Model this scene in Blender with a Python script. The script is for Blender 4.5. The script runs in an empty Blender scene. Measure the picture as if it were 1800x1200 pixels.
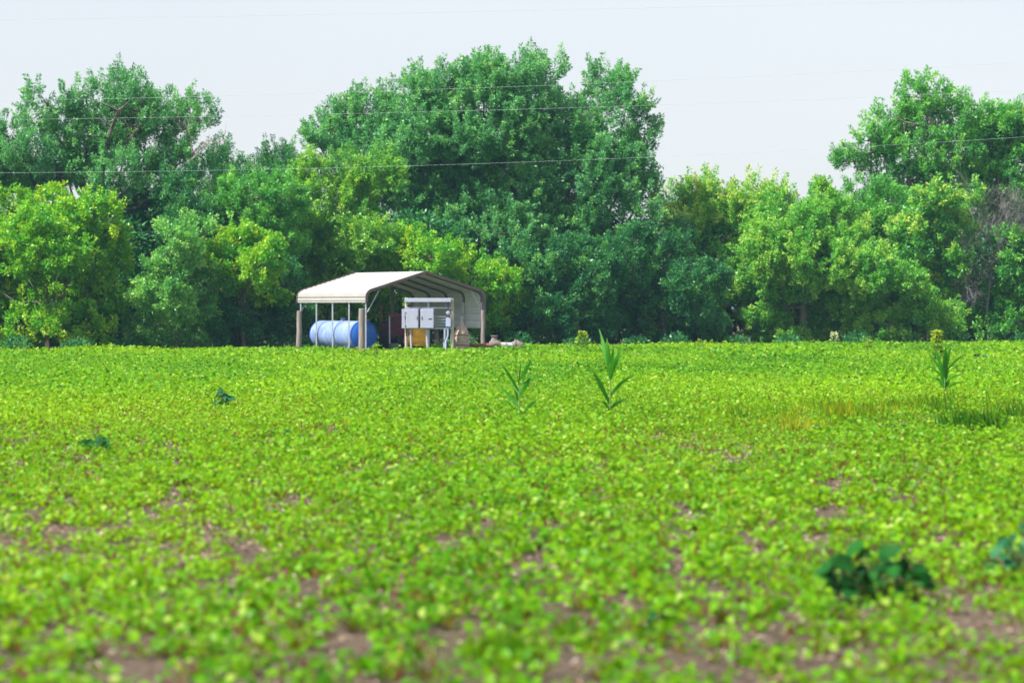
import bpy, math, random
import numpy as np
from mathutils import Vector, Matrix

random.seed(5)
rng = np.random.default_rng(11)
SC = bpy.context.scene
COL = SC.collection

# ---------------------------------------------------------------- camera model (photo 1800x1200, 100 mm lens)
F, H, Y0 = 5000.0, 2.0, 537.0
def P(px, py, D):
    return np.array([(px - 900) / F * D, D, H - (py - Y0) / F * D])
def G(px, py):
    D = H * F / (py - Y0)
    return np.array([(px - 900) / F * D, D, 0.0])
def d_edge(px):
    return 120 + px * 23 / 1800.0

# ---------------------------------------------------------------- tagging helpers
def tag(o, label=None, cat=None, group=None, kind=None):
    if label: o['label'] = label
    if cat: o['category'] = cat
    if group: o['group'] = group
    if kind: o['kind'] = kind
    return o
def empty(name, loc, rz=0.0):
    o = bpy.data.objects.new(name, None)
    o.location = [float(v) for v in loc]
    o.rotation_euler = (0, 0, rz)
    o.empty_display_size = 0.3
    COL.objects.link(o)
    return o

# ---------------------------------------------------------------- materials
def new_mat(name):
    m = bpy.data.materials.new(name)
    m.use_nodes = True
    nt = m.node_tree
    for n in list(nt.nodes): nt.nodes.remove(n)
    out = nt.nodes.new('ShaderNodeOutputMaterial')
    return m, nt, out
def ramp(nt, stops):
    r = nt.nodes.new('ShaderNodeValToRGB')
    e = r.color_ramp.elements
    while len(e) > 1: e.remove(e[-1])
    e[0].position = stops[0][0]; e[0].color = (*stops[0][1], 1)
    for p, c in stops[1:]:
        k = e.new(p); k.color = (*c, 1)
    return r
def leaf_mat(name, stops, trans=0.4, rough=0.5, spec=0.25, tgain=1.25, tcol=(1.15, 1.0, .35)):
    m, nt, out = new_mat(name)
    at = nt.nodes.new('ShaderNodeAttribute'); at.attribute_name = 'tint'
    r = ramp(nt, stops)
    nt.links.new(at.outputs['Fac'], r.inputs[0])
    p = nt.nodes.new('ShaderNodeBsdfPrincipled')
    p.inputs['Roughness'].default_value = rough
    p.inputs['Specular IOR Level'].default_value = spec
    nt.links.new(r.outputs[0], p.inputs['Base Color'])
    t = nt.nodes.new('ShaderNodeBsdfTranslucent')
    mu = nt.nodes.new('ShaderNodeMix'); mu.data_type = 'RGBA'; mu.blend_type = 'MULTIPLY'
    mu.inputs[0].default_value = 1.0
    nt.links.new(r.outputs[0], mu.inputs[6])
    mu.inputs[7].default_value = (tgain * tcol[0], tgain * tcol[1], tgain * tcol[2], 1)
    nt.links.new(mu.outputs[2], t.inputs['Color'])
    mx = nt.nodes.new('ShaderNodeMixShader'); mx.inputs[0].default_value = trans
    nt.links.new(p.outputs[0], mx.inputs[1]); nt.links.new(t.outputs[0], mx.inputs[2])
    nt.links.new(mx.outputs[0], out.inputs[0])
    return m
def solid(name, col, rough=0.6, metal=0.0, spec=0.4, var=0.12, scale=6.0, dirt=None, dirt_amt=0.5, dscale=2.5, bump=0.0, stretch=(1, 1, 1)):
    m, nt, out = new_mat(name)
    p = nt.nodes.new('ShaderNodeBsdfPrincipled')
    p.inputs['Roughness'].default_value = rough
    p.inputs['Metallic'].default_value = metal
    p.inputs['Specular IOR Level'].default_value = spec
    tc = nt.nodes.new('ShaderNodeTexCoord')
    mp = nt.nodes.new('ShaderNodeMapping'); mp.inputs['Scale'].default_value = stretch
    nt.links.new(tc.outputs['Object'], mp.inputs[0])
    n = nt.nodes.new('ShaderNodeTexNoise'); n.inputs['Scale'].default_value = scale; n.inputs['Detail'].default_value = 6
    nt.links.new(mp.outputs[0], n.inputs['Vector'])
    lo = tuple(c * (1 - var) for c in col); hi = tuple(min(1, c * (1 + var)) for c in col)
    r = ramp(nt, [(0.3, lo), (0.7, hi)])
    nt.links.new(n.outputs[0], r.inputs[0])
    last = r.outputs[0]
    if dirt:
        n2 = nt.nodes.new('ShaderNodeTexNoise'); n2.inputs['Scale'].default_value = dscale; n2.inputs['Detail'].default_value = 8
        nt.links.new(mp.outputs[0], n2.inputs['Vector'])
        r2 = ramp(nt, [(0.48, (0, 0, 0)), (0.68, (dirt_amt,) * 3)])
        nt.links.new(n2.outputs[0], r2.inputs[0])
        mx = nt.nodes.new('ShaderNodeMix'); mx.data_type = 'RGBA'
        nt.links.new(r2.outputs[0], mx.inputs[0]); nt.links.new(last, mx.inputs[6])
        mx.inputs[7].default_value = (*dirt, 1)
        last = mx.outputs[2]
    nt.links.new(last, p.inputs['Base Color'])
    if bump:
        b = nt.nodes.new('ShaderNodeBump'); b.inputs['Strength'].default_value = bump
        b.inputs['Distance'].default_value = 0.02
        nt.links.new(n.outputs[0], b.inputs['Height']); nt.links.new(b.outputs[0], p.inputs['Normal'])
    nt.links.new(p.outputs[0], out.inputs[0])
    return m

# ---------------------------------------------------------------- numpy leaf meshes
TPL = {
    'diamond': (np.array([[0, 0, 0], [.45, -.5, .0], [1, 0, -.06], [.45, .5, .0]]), np.array([[0, 1, 2, 3]])),
    'fold': (np.array([[0, 0, 0], [.4, -.5, .14], [1, 0, -.12], [.4, .5, .14], [.45, 0, 0]]), np.array([[0, 1, 2, 4], [0, 4, 2, 3]])),
    'broad': (np.array([[0, 0, 0], [.5, 0, .02], [1, 0, -.16], [.0, -.34, .05], [.42, -.5, .10], [.8, -.24, -.02],
                        [.0, .34, .05], [.42, .5, .10], [.8, .24, -.02]]),
              np.array([[0, 1, 4, 3], [1, 2, 5, 4], [0, 6, 7, 1], [1, 7, 8, 2]])),
}
def unit(a):
    return a / np.maximum(np.linalg.norm(a, axis=-1, keepdims=True), 1e-9)
def quad_mesh(name, V, Q, tint, mat, parent=None, smooth=False):
    me = bpy.data.meshes.new(name)
    V = np.ascontiguousarray(V, dtype=np.float32); Q = np.ascontiguousarray(Q, dtype=np.int32)
    me.vertices.add(len(V)); me.vertices.foreach_set('co', V.ravel())
    me.loops.add(Q.size); me.loops.foreach_set('vertex_index', Q.ravel())
    me.polygons.add(len(Q)); me.polygons.foreach_set('loop_start', np.arange(0, Q.size, 4, dtype=np.int32))
    me.update(calc_edges=True)
    if tint is not None:
        a = me.attributes.new('tint', 'FLOAT', 'FACE')
        a.data.foreach_set('value', np.ascontiguousarray(tint, dtype=np.float32))
    if smooth:
        me.polygons.foreach_set('use_smooth', np.ones(len(Q), dtype=bool))
    me.materials.append(mat)
    o = bpy.data.objects.new(name, me)
    COL.objects.link(o)
    if parent is not None: o.parent = parent
    return o
def leaves_VQ(pos, d, n, L, W, tpl='diamond'):
    T, TQ = TPL[tpl]
    d = unit(d); s = unit(np.cross(n, d)); n = np.cross(d, s)
    N = len(pos)
    V = pos[:, None, :] + (T[None, :, 0, None] * L[:, None, None]) * d[:, None, :] \
        + (T[None, :, 1, None] * W[:, None, None]) * s[:, None, :] + (T[None, :, 2, None] * L[:, None, None]) * n[:, None, :]
    Q = TQ[None] + (np.arange(N) * len(T))[:, None, None]
    return V.reshape(-1, 3), Q.reshape(-1, 4), len(TQ)
class Leaves:
    def __init__(s): s.V = []; s.Q = []; s.t = []; s.n = 0
    def add(s, pos, d, n, L, W, tint, tpl='diamond'):
        V, Q, k = leaves_VQ(pos, d, n, L, W, tpl)
        s.V.append(V); s.Q.append(Q + s.n); s.n += len(V); s.t.append(np.repeat(tint, k))
    def build(s, name, mat, parent=None):
        return quad_mesh(name, np.concatenate(s.V), np.concatenate(s.Q), np.concatenate(s.t), mat, parent)

# ---------------------------------------------------------------- solid mesh builder
class MB:
    def __init__(s): s.v = []; s.f = []
    def raw(s, V, Fs):
        k = len(s.v); s.v += [tuple(float(c) for c in p) for p in V]
        s.f += [tuple(i + k for i in f) for f in Fs]
    def box(s, c, size, rz=0.0, M=None):
        hx, hy, hz = [q / 2 for q in size]
        pts = [Vector((x, y, z)) for x in (-hx, hx) for y in (-hy, hy) for z in (-hz, hz)]
        R = M or Matrix.Rotation(rz, 3, 'Z')
        pts = [R @ p + Vector([float(q) for q in c]) for p in pts]
        s.raw(pts, [(0, 1, 3, 2), (4, 6, 7, 5), (0, 4, 5, 1), (2, 3, 7, 6), (0, 2, 6, 4), (1, 5, 7, 3)])
    def tube(s, pts, rad, n=8, caps=True, square=False):
        pts = [np.array(p, dtype=float) for p in pts]
        if np.isscalar(rad): rad = [rad] * len(pts)
        rings = []
        prev = None
        for i, p in enumerate(pts):
            a = pts[max(i - 1, 0)]; b = pts[min(i + 1, len(pts) - 1)]
            t = b - a; t = t / (np.linalg.norm(t) + 1e-9)
            if prev is None:
                up = np.array([0, 0, 1.]) if abs(t[2]) < .9 else np.array([0, 1., 0])
            else: up = prev
            x = np.cross(t, up); x /= np.linalg.norm(x) + 1e-9
            y = np.cross(x, t); prev = y
            off = math.pi / n if square else 0
            rings.append([p + rad[i] * (math.cos(2 * math.pi * k / n + off) * x + math.sin(2 * math.pi * k / n + off) * y) for k in range(n)])
        V = [q for r in rings for q in r]; Fs = []
        for i in range(len(pts) - 1):
            for k in range(n):
                Fs.append((i * n + k, i * n + (k + 1) % n, (i + 1) * n + (k + 1) % n, (i + 1) * n + k))
        if caps:
            Fs.append(tuple(range(n - 1, -1, -1))); Fs.append(tuple((len(pts) - 1) * n + k for k in range(n)))
        s.raw(V, Fs)
    def lathe(s, prof, origin, axis, n=32):
        # prof: (distance along axis, radius)
        axis = unit(np.array(axis, dtype=float)); o = np.array(origin, dtype=float)
        up = np.array([0, 0, 1.]) if abs(axis[2]) < .9 else np.array([0, 1., 0])
        x = unit(np.cross(axis, up)); y = np.cross(x, axis)
        V = [o + a * axis + r * (math.cos(2 * math.pi * k / n) * x + math.sin(2 * math.pi * k / n) * y) for a, r in prof for k in range(n)]
        Fs = []
        for i in range(len(prof) - 1):
            for k in range(n):
                Fs.append((i * n + k, i * n + (k + 1) % n, (i + 1) * n + (k + 1) % n, (i + 1) * n + k))
        Fs.append(tuple(range(n - 1, -1, -1))); Fs.append(tuple((len(prof) - 1) * n + k for k in range(n)))
        s.raw(V, Fs)
    def build(s, name, mat, parent=None, smooth=False, bevel=0.0):
        me = bpy.data.meshes.new(name); me.from_pydata(s.v, [], s.f); me.update()
        me.materials.append(mat)
        if smooth: me.polygons.foreach_set('use_smooth', np.ones(len(me.polygons), dtype=bool))
        o = bpy.data.objects.new(name, me); COL.objects.link(o)
        if parent is not None: o.parent = parent
        if smooth:
            me.set_sharp_from_angle(angle=math.radians(40))
        if bevel:
            b = o.modifiers.new('bevel', 'BEVEL'); b.width = bevel; b.segments = 2; b.limit_method = 'ANGLE'
        return o

# ---------------------------------------------------------------- value noise
class VN:
    def __init__(s, seed): s.g = np.random.default_rng(seed).random((256, 256))
    def one(s, x, y):
        xi = np.floor(x).astype(int); yi = np.floor(y).astype(int)
        fx = x - xi; fy = y - yi; fx = fx * fx * (3 - 2 * fx); fy = fy * fy * (3 - 2 * fy)
        g = s.g; a = g[xi % 256, yi % 256]; b = g[(xi + 1) % 256, yi % 256]; c = g[xi % 256, (yi + 1) % 256]; d = g[(xi + 1) % 256, (yi + 1) % 256]
        return (a * (1 - fx) + b * fx) * (1 - fy) + (c * (1 - fx) + d * fx) * fy
    def __call__(s, x, y, oct=3):
        v = 0; w = 0
        for o in range(oct):
            v = v + s.one(x * 2 ** o + 17.3 * o, y * 2 ** o + 5.1 * o) * .5 ** o; w += .5 ** o
        return v / w

# ================================================================ WORLD, SUN, CAMERA
SUN_EL = math.radians(51)
SUN_H = unit(np.array([-0.86, -0.51]))
w = bpy.data.worlds.new('World'); SC.world = w; w.use_nodes = True
nt = w.node_tree
bg = nt.nodes['Background']
sky = nt.nodes.new('ShaderNodeTexSky'); sky.sky_type = 'NISHITA'; sky.sun_disc = False
sky.sun_elevation = SUN_EL; sky.sun_rotation = math.atan2(SUN_H[0], SUN_H[1])
sky.altitude = 100; sky.air_density = 1.0; sky.dust_density = 1.2; sky.ozone_density = 1.5
# thin high cloud veil that whitens the summer sky
tc = nt.nodes.new('ShaderNodeTexCoord'); mp = nt.nodes.new('ShaderNodeMapping'); mp.inputs['Scale'].default_value = (2.5, 2.5, 9)
nz_ = nt.nodes.new('ShaderNodeTexNoise'); nz_.inputs['Scale'].default_value = 1.3; nz_.inputs['Detail'].default_value = 5
nt.links.new(tc.outputs['Generated'], mp.inputs[0]); nt.links.new(mp.outputs[0], nz_.inputs['Vector'])
vr = ramp_w = nt.nodes.new('ShaderNodeValToRGB'); vr.color_ramp.elements[0].position = .25; vr.color_ramp.elements[1].position = .8
vr.color_ramp.elements[0].color = (8.75, 8.75, 9.3, 1); vr.color_ramp.elements[1].color = (9.7, 9.6, 10.0, 1)
nt.links.new(nz_.outputs[0], vr.inputs[0])
ad = nt.nodes.new('ShaderNodeMix'); ad.data_type = 'RGBA'; ad.blend_type = 'MIX'; ad.inputs[0].default_value = 0.62
nt.links.new(sky.outputs[0], ad.inputs[6]); nt.links.new(vr.outputs[0], ad.inputs[7])
nt.links.new(ad.outputs[2], bg.inputs[0]); bg.inputs[1].default_value = 0.051
sl = bpy.data.lights.new('sun', 'SUN'); sl.energy = 4.0; sl.angle = math.radians(0.6); sl.color = (1.0, 0.95, 0.86)
so = bpy.data.objects.new('sun', sl); COL.objects.link(so)
sd = Vector((SUN_H[0] * math.cos(SUN_EL), SUN_H[1] * math.cos(SUN_EL), math.sin(SUN_EL)))
so.rotation_euler = sd.to_track_quat('Z', 'Y').to_euler(); so.location = (-40, -20, 80)
cam = bpy.data.cameras.new('camera'); co = bpy.data.objects.new('camera', cam); COL.objects.link(co)
co.location = (0, 0, H); co.rotation_euler = (math.radians(90) - math.atan(63 / F), 0, 0)
cam.sensor_width = 36; cam.lens = 100; cam.clip_start = 0.5; cam.clip_end = 6000
cam.dof.use_dof = True; cam.dof.focus_distance = 78; cam.dof.aperture_fstop = 1.85
SC.camera = co
SC.view_settings.view_transform = 'Standard'; SC.view_settings.look = 'None'
SC.view_settings.exposure = 1.22; SC.view_settings.gamma = 1.0
SC.render.resolution_x = 1024; SC.render.resolution_y = 682
SC.cycles.max_bounces = 8; SC.cycles.diffuse_bounces = 4; SC.cycles.transmission_bounces = 5
SC.cycles.use_denoising = True

# ================================================================ GROUND
m, nt, out = new_mat('soil')
p = nt.nodes.new('ShaderNodeBsdfPrincipled'); p.inputs['Roughness'].default_value = .95; p.inputs['Specular IOR Level'].default_value = .1
tc = nt.nodes.new('ShaderNodeTexCoord')
n1 = nt.nodes.new('ShaderNodeTexNoise'); n1.inputs['Scale'].default_value = 14; n1.inputs['Detail'].default_value = 9; n1.inputs['Roughness'].default_value = .7
n2 = nt.nodes.new('ShaderNodeTexNoise'); n2.inputs['Scale'].default_value = .8; n2.inputs['Detail'].default_value = 4
for n in (n1, n2): nt.links.new(tc.outputs['Object'], n.inputs['Vector'])
r1 = ramp(nt, [(.32, (.042, .032, .025)), (.5, (.115, .09, .07)), (.72, (.28, .23, .185))])
nt.links.new(n1.outputs[0], r1.inputs[0])
r2 = ramp(nt, [(.35, (.75, .72, .7)), (.7, (1.1, 1.05, 1.0))]); nt.links.new(n2.outputs[0], r2.inputs[0])
mx = nt.nodes.new('ShaderNodeMix'); mx.data_type = 'RGBA'; mx.blend_type = 'MULTIPLY'; mx.inputs[0].default_value = 1
nt.links.new(r1.outputs[0], mx.inputs[6]); nt.links.new(r2.outputs[0], mx.inputs[7]); nt.links.new(mx.outputs[2], p.inputs['Base Color'])
b = nt.nodes.new('ShaderNodeBump'); b.inputs['Strength'].default_value = .8; b.inputs['Distance'].default_value = .05
nt.links.new(n1.outputs[0], b.inputs['Height']); nt.links.new(b.outputs[0], p.inputs['Normal']); nt.links.new(p.outputs[0], out.inputs[0])
SOIL = m
gm = MB()
xs = [-3000, -400, -100, -40, -20, 0, 20, 40, 100, 400, 3000]; ys = [-400, -20, 10, 30, 60, 100, 140, 200, 500, 4000]
V = [(x, y, 0) for y in ys for x in xs]; nx = len(xs)
gm.raw(V, [(j * nx + i, j * nx + i + 1, (j + 1) * nx + i + 1, (j + 1) * nx + i) for j in range(len(ys) - 1) for i in range(nx - 1)])
tag(gm.build('ground', SOIL), kind='structure')

# ================================================================ CARPORT FRAME OF REFERENCE
TH = math.radians(30.0)
A0 = np.array([(642 - 900) / F * 120, 120.0, 0.0])
U = np.array([math.cos(TH), math.sin(TH), 0]); VV = np.array([-math.sin(TH), math.cos(TH), 0])
def CP(u, v, z): return A0 + u * U + v * VV + np.array([0, 0, z])
CW, CL = 5.7, 6.4

# ================================================================ CROP (stuff)
CROP = leaf_mat('crop_leaf', [(0.0, (.028, .15, .005)), (.3, (.085, .285, .003)), (.6, (.175, .40, .003)), (.82, (.25, .455, .006)), (.92, (.38, .54, .12)), (.97, (.26, .36, .06)), (1.0, (.20, .085, .03))],
                trans=.42, rough=.4, spec=.16, tgain=1.2)
nz = VN(3); nz2 = VN(9)
def crop_points(d0, d1, dens, margin=8.0):
    # uniform in area over the wedge
    area = .18 * (d1 ** 2 - d0 ** 2) + 2 * margin * (d1 - d0)
    n = int(area * dens * 1.6)
    d = np.sqrt(rng.random(n) * (d1 ** 2 - d0 ** 2) + d0 ** 2)
    x = (rng.random(n) * 2 - 1) * (.18 * d + margin)
    keep = rng.random(n) < 1 / 1.6
    x, d = x[keep], d[keep]
    px = x / d * F + 900
    keep = d < d_edge(px) + 1.2 * nz(x * .3, d * .3) - .6
    x, d = x[keep], d[keep]
    # inside the carport footprint
    rel = np.stack([x - A0[0], d - A0[1]], 1); u = rel @ U[:2]; v = rel @ VV[:2]
    ins = (u > .2) & (u < CW - .3) & (v > -.2) & (v < CL)
    keep = ~ins | (rng.random(len(x)) < .12)
    return x[keep], d[keep]
def crop(L, d0, d1, dens, nleaf, tpl, size, gapscale, stems):
    x, d = crop_points(d0, d1, dens)
    # patchy stand: rows run away from the camera, gaps where seed failed
    patch = nz(x * 2.6 + 40, d * .85 + 11, 3)
    gapth = np.interp(d, [12, 18, 28, 40, 70, 150], gapscale)
    fine = nz2(x * 5 + 7, d * 1.6 + 3, 2)
    keep = (patch > gapth * (.85 + .3 * rng.random(len(x)))) & (fine > np.interp(d, [14, 30, 60, 100], [.42, .39, .30, .2]))
    x, d, patch = x[keep], d[keep], patch[keep]
    n = len(x)
    vig = nz2(x * .35, d * .12, 2)
    hgt = (.09 + .13 * vig) * (.75 + .5 * rng.random(n)) * np.interp(d, [14, 40, 80], [.85, 1.0, 1.25]) * np.where(rng.random(n) < .04, 1.55, 1.0)
    k = rng.integers(nleaf[0], nleaf[1] + 1, n)
    idx = np.repeat(np.arange(n), k)
    N = len(idx)
    a = rng.random(N) * 2 * np.pi
    rad = np.sqrt(rng.random(N)) * (.035 + .55 * hgt[idx])
    z = hgt[idx] * (.35 + .7 * rng.random(N)) - rad * .25
    pos = np.stack([x[idx] + np.cos(a) * rad, d[idx] + np.sin(a) * rad, np.maximum(z, .012)], 1)
    dr = np.stack([np.cos(a), np.sin(a), rng.normal(0, .45, N) - .05], 1) + rng.normal(0, .35, (N, 3))
    nn = np.stack([rng.normal(0, .55, N), rng.normal(-.12, .55, N), .55 + .6 * rng.random(N)], 1)
    Ln = size * (.6 + .75 * rng.random(N)) * (.7 + .6 * vig[idx])
    big = nz2(x * .22 + 90, d * .06 + 30, 2)
    t = .06 + .44 * rng.random(N) + .24 * rng.random(n)[idx] + .60 * (big[idx] - .36)
    t = np.where(rng.random(N) < .06, .84 + .08 * rng.random(N), np.clip(t, 0, .8))
    L.add(pos, dr, nn, Ln, Ln * (.72 + .3 * rng.random(N)), t, tpl)
    if stems:
        m_ = k.max()
        sp = np.stack([x[idx], d[idx], np.zeros(N)], 1)
        dv = pos - sp
        ln = np.linalg.norm(dv, axis=1)
        nn = np.stack([np.zeros(N), -np.ones(N), np.zeros(N)], 1) + rng.normal(0, .3, (N, 3))
        L.add(sp, dv, nn, ln, np.full(N, .012), np.where(rng.random(N) < .5, 1.0, .6), 'diamond')
L = Leaves()
gs = [.27, .28, .27, .24, .19, .10]
crop(L, 13.2, 34, 38, (4, 11), 'broad', .055, gs, True)
crop(L, 34, 62, 38, (4, 8), 'fold', .063, gs, True)
crop(L, 62, 100, 34, (3, 6), 'fold', .088, gs, False)
crop(L, 100, 146, 26, (3, 4), 'fold', .125, gs, False)
tag(L.build('crop', CROP), label='bright yellow green leafy crop seedlings covering the whole field', cat='crop', kind='stuff')

# straw and old stalk bits on the soil
STRAW = leaf_mat('straw', [(0, (.14, .09, .06)), (.6, (.30, .22, .16)), (.85, (.42, .34, .27)), (1, (.6, .53, .47))], trans=.05, rough=.8, spec=.1)
L = Leaves()
x, d = crop_points(13.2, 50, 36)
n = len(x); a = rng.random(n) * 6.28
L.add(np.stack([x, d, .008 + .02 * rng.random(n)], 1), np.stack([np.cos(a), np.sin(a), rng.normal(0, .15, n)], 1),
      np.stack([rng.normal(0, .3, n), rng.normal(0, .3, n) - .2, np.ones(n)], 1), .04 + .10 * rng.random(n) ** 2, .010 + .022 * rng.random(n), rng.random(n), 'fold')
tag(L.build('straw_litter', STRAW), label='pale dry straw and stalk bits scattered on the bare soil', cat='straw', kind='stuff')

# clods of earth
CLOD = solid('clod_earth', (.21, .15, .12), rough=.95, var=.4, scale=30, spec=.1)
x, d = crop_points(13.2, 40, 8)
n = len(x); octa = np.array([[1, 0, 0], [0, 1, 0], [-1, 0, 0], [0, -1, 0], [0, 0, .7], [0, 0, -.4]])
r = (.012 + .03 * rng.random(n) ** 2)[:, None, None]
V = octa[None] * r * (.6 + .8 * rng.random((n, 6, 1))) + np.stack([x, d, r[:, 0, 0] * .3], 1)[:, None, :]
tri = np.array([[0, 1, 4, 4], [1, 2, 4, 4], [2, 3, 4, 4], [3, 0, 4, 4]])
me = bpy.data.meshes.new('clods')
fl = (tri[:, :3][None] + (np.arange(n) * 6)[:, None, None]).reshape(-1, 3)
me.from_pydata(V.reshape(-1, 3).tolist(), [], fl.tolist()); me.materials.append(CLOD)
o = bpy.data.objects.new('soil_clods', me); COL.objects.link(o)
tag(o, label='brown crumbly clods lying on the bare soil patches', cat='soil', kind='stuff')

# ================================================================ GRASSES
GRASS = leaf_mat('wild_grass', [(0, (.07, .26, .012)), (.4, (.22, .44, .012)), (.7, (.42, .54, .02)), (.9, (.50, .58, .03)), (1, (.54, .54, .08))], trans=.5, rough=.6, spec=.12)
def blades(L, cx, cd, sx, sd, n, h, tint, lean=.25, wid=.012):
    x = cx + rng.normal(0, sx, n); d = cd + rng.normal(0, sd, n)
    pos = np.stack([x, d, np.zeros(n)], 1)
    up = np.stack([rng.normal(0, lean, n), rng.normal(0, lean, n), np.ones(n)], 1)
    nn = np.stack([rng.normal(0, .5, n), -np.ones(n), np.zeros(n)], 1)
    L.add(pos, up, nn, h * (.5 + .7 * rng.random(n)), np.full(n, wid) * (.6 + .8 * rng.random(n)), np.clip(tint + rng.normal(0, .12, n), 0, 1), 'fold')
L = Leaves()
R_ = np.random.default_rng(31)
for (px, py, wpx, n, h, t) in [(1300, 735, 90, 160, .34, .5), (1380, 745, 90, 190, .3, .65), (1450, 742, 70, 300, .32, .78), (1410, 748, 50, 240, .3, .8), (1500, 735, 80, 200, .34, .6),
                               (1580, 725, 90, 230, .38, .4), (1640, 722, 90, 160, .36, .35), (1720, 722, 80, 130, .36, .3), (1790, 718, 70, 130, .36, .3),
                               (1240, 742, 80, 110, .3, .55), (1180, 755, 80, 80, .25, .5), (640, 630, 30, 300, .3, .9), (690, 627, 30, 250, .3, .85), (740, 629, 30, 250, .3, .8), (560, 628, 40, 150, .25, .6), (820, 626, 40, 220, .3, .75), (900, 624, 30, 150, .3, .8),
                               (440, 765, 60, 100, .22, .65), (300, 760, 60, 80, .22, .6), (560, 752, 60, 80, .22, .7)]:
    for q in range(8):
        g = G(px + R_.normal(0, wpx * .55), py + R_.normal(0, (py - 537) * .055)); s_ = 12 / F * g[1]
        blades(L, g[0], g[1], s_, .25, max(5, int(n / 4.2 * R_.random())), h * (.6 + .5 * R_.random()), t - .08 + R_.normal(0, .16), wid=.010)
tag(L.build('grass', GRASS), label='tall wild grass with yellow straw tips growing through the crop', cat='grass', kind='stuff')

# ================================================================ TREES
BARK = solid('bark', (.135, .115, .108), rough=.9, var=.4, scale=5, spec=.15, bump=.5, stretch=(1, 1, .3))
DEADWOOD = solid('dead_wood', (.17, .163, .163), rough=.9, var=.3, scale=5, spec=.1)
TANWOOD = solid('dry_wood', (.30, .26, .22), rough=.9, var=.2, scale=5, spec=.1)
PALEWOOD = solid('bleached_wood', (.48, .40, .33), rough=.9, var=.2, scale=5, spec=.1)
def LM(name, c0, c1, c2, c3, **k):
    up = lambda c: (min(.5, c[0] * 2.5), min(.58, c[1] * 2.7), min(.3, c[2] * 2.45))
    k.setdefault('tcol', (1.0, 1.0, .6)); k.setdefault('trans', .34); k.setdefault('spec', .38); k.setdefault('rough', .38)
    return leaf_mat(name, [(0, up(c0)), (.4, up(c1)), (.75, up(c2)), (1, up(c3))], **k)
M_GREY = LM('leaf_grey_green', (.015, .072, .034), (.034, .12, .048), (.078, .185, .058), (.16, .27, .065))
M_OLIVE = LM('leaf_olive', (.018, .085, .022), (.05, .14, .022), (.12, .22, .022), (.24, .31, .025))
M_MID = LM('leaf_mid_green', (.014, .08, .026), (.036, .135, .030), (.085, .205, .032), (.18, .30, .04))
M_DARK = LM('leaf_shade_dark_green', (.005, .04, .020), (.014, .072, .027), (.04, .125, .032), (.11, .22, .04))  # dark leaves; shade below the tree line is put into this colour too
M_YEL = LM('leaf_yellow_green', (.014, .08, .014), (.05, .165, .010), (.15, .29, .010), (.29, .395, .014))
M_LIGHT = LM('leaf_light_green', (.016, .09, .022), (.052, .165, .026), (.13, .26, .03), (.27, .37, .05))
M_PALE = LM('leaf_pale', (.018, .085, .024), (.048, .145, .035), (.11, .22, .05), (.22, .33, .09))

def bez(a, b, bend, n=5):
    a = np.array(a, float); b = np.array(b, float)
    mid = (a + b) / 2 + bend
    return [(1 - t) ** 2 * a + 2 * t * (1 - t) * mid + t * t * b for t in np.linspace(0, 1, n)]

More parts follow.
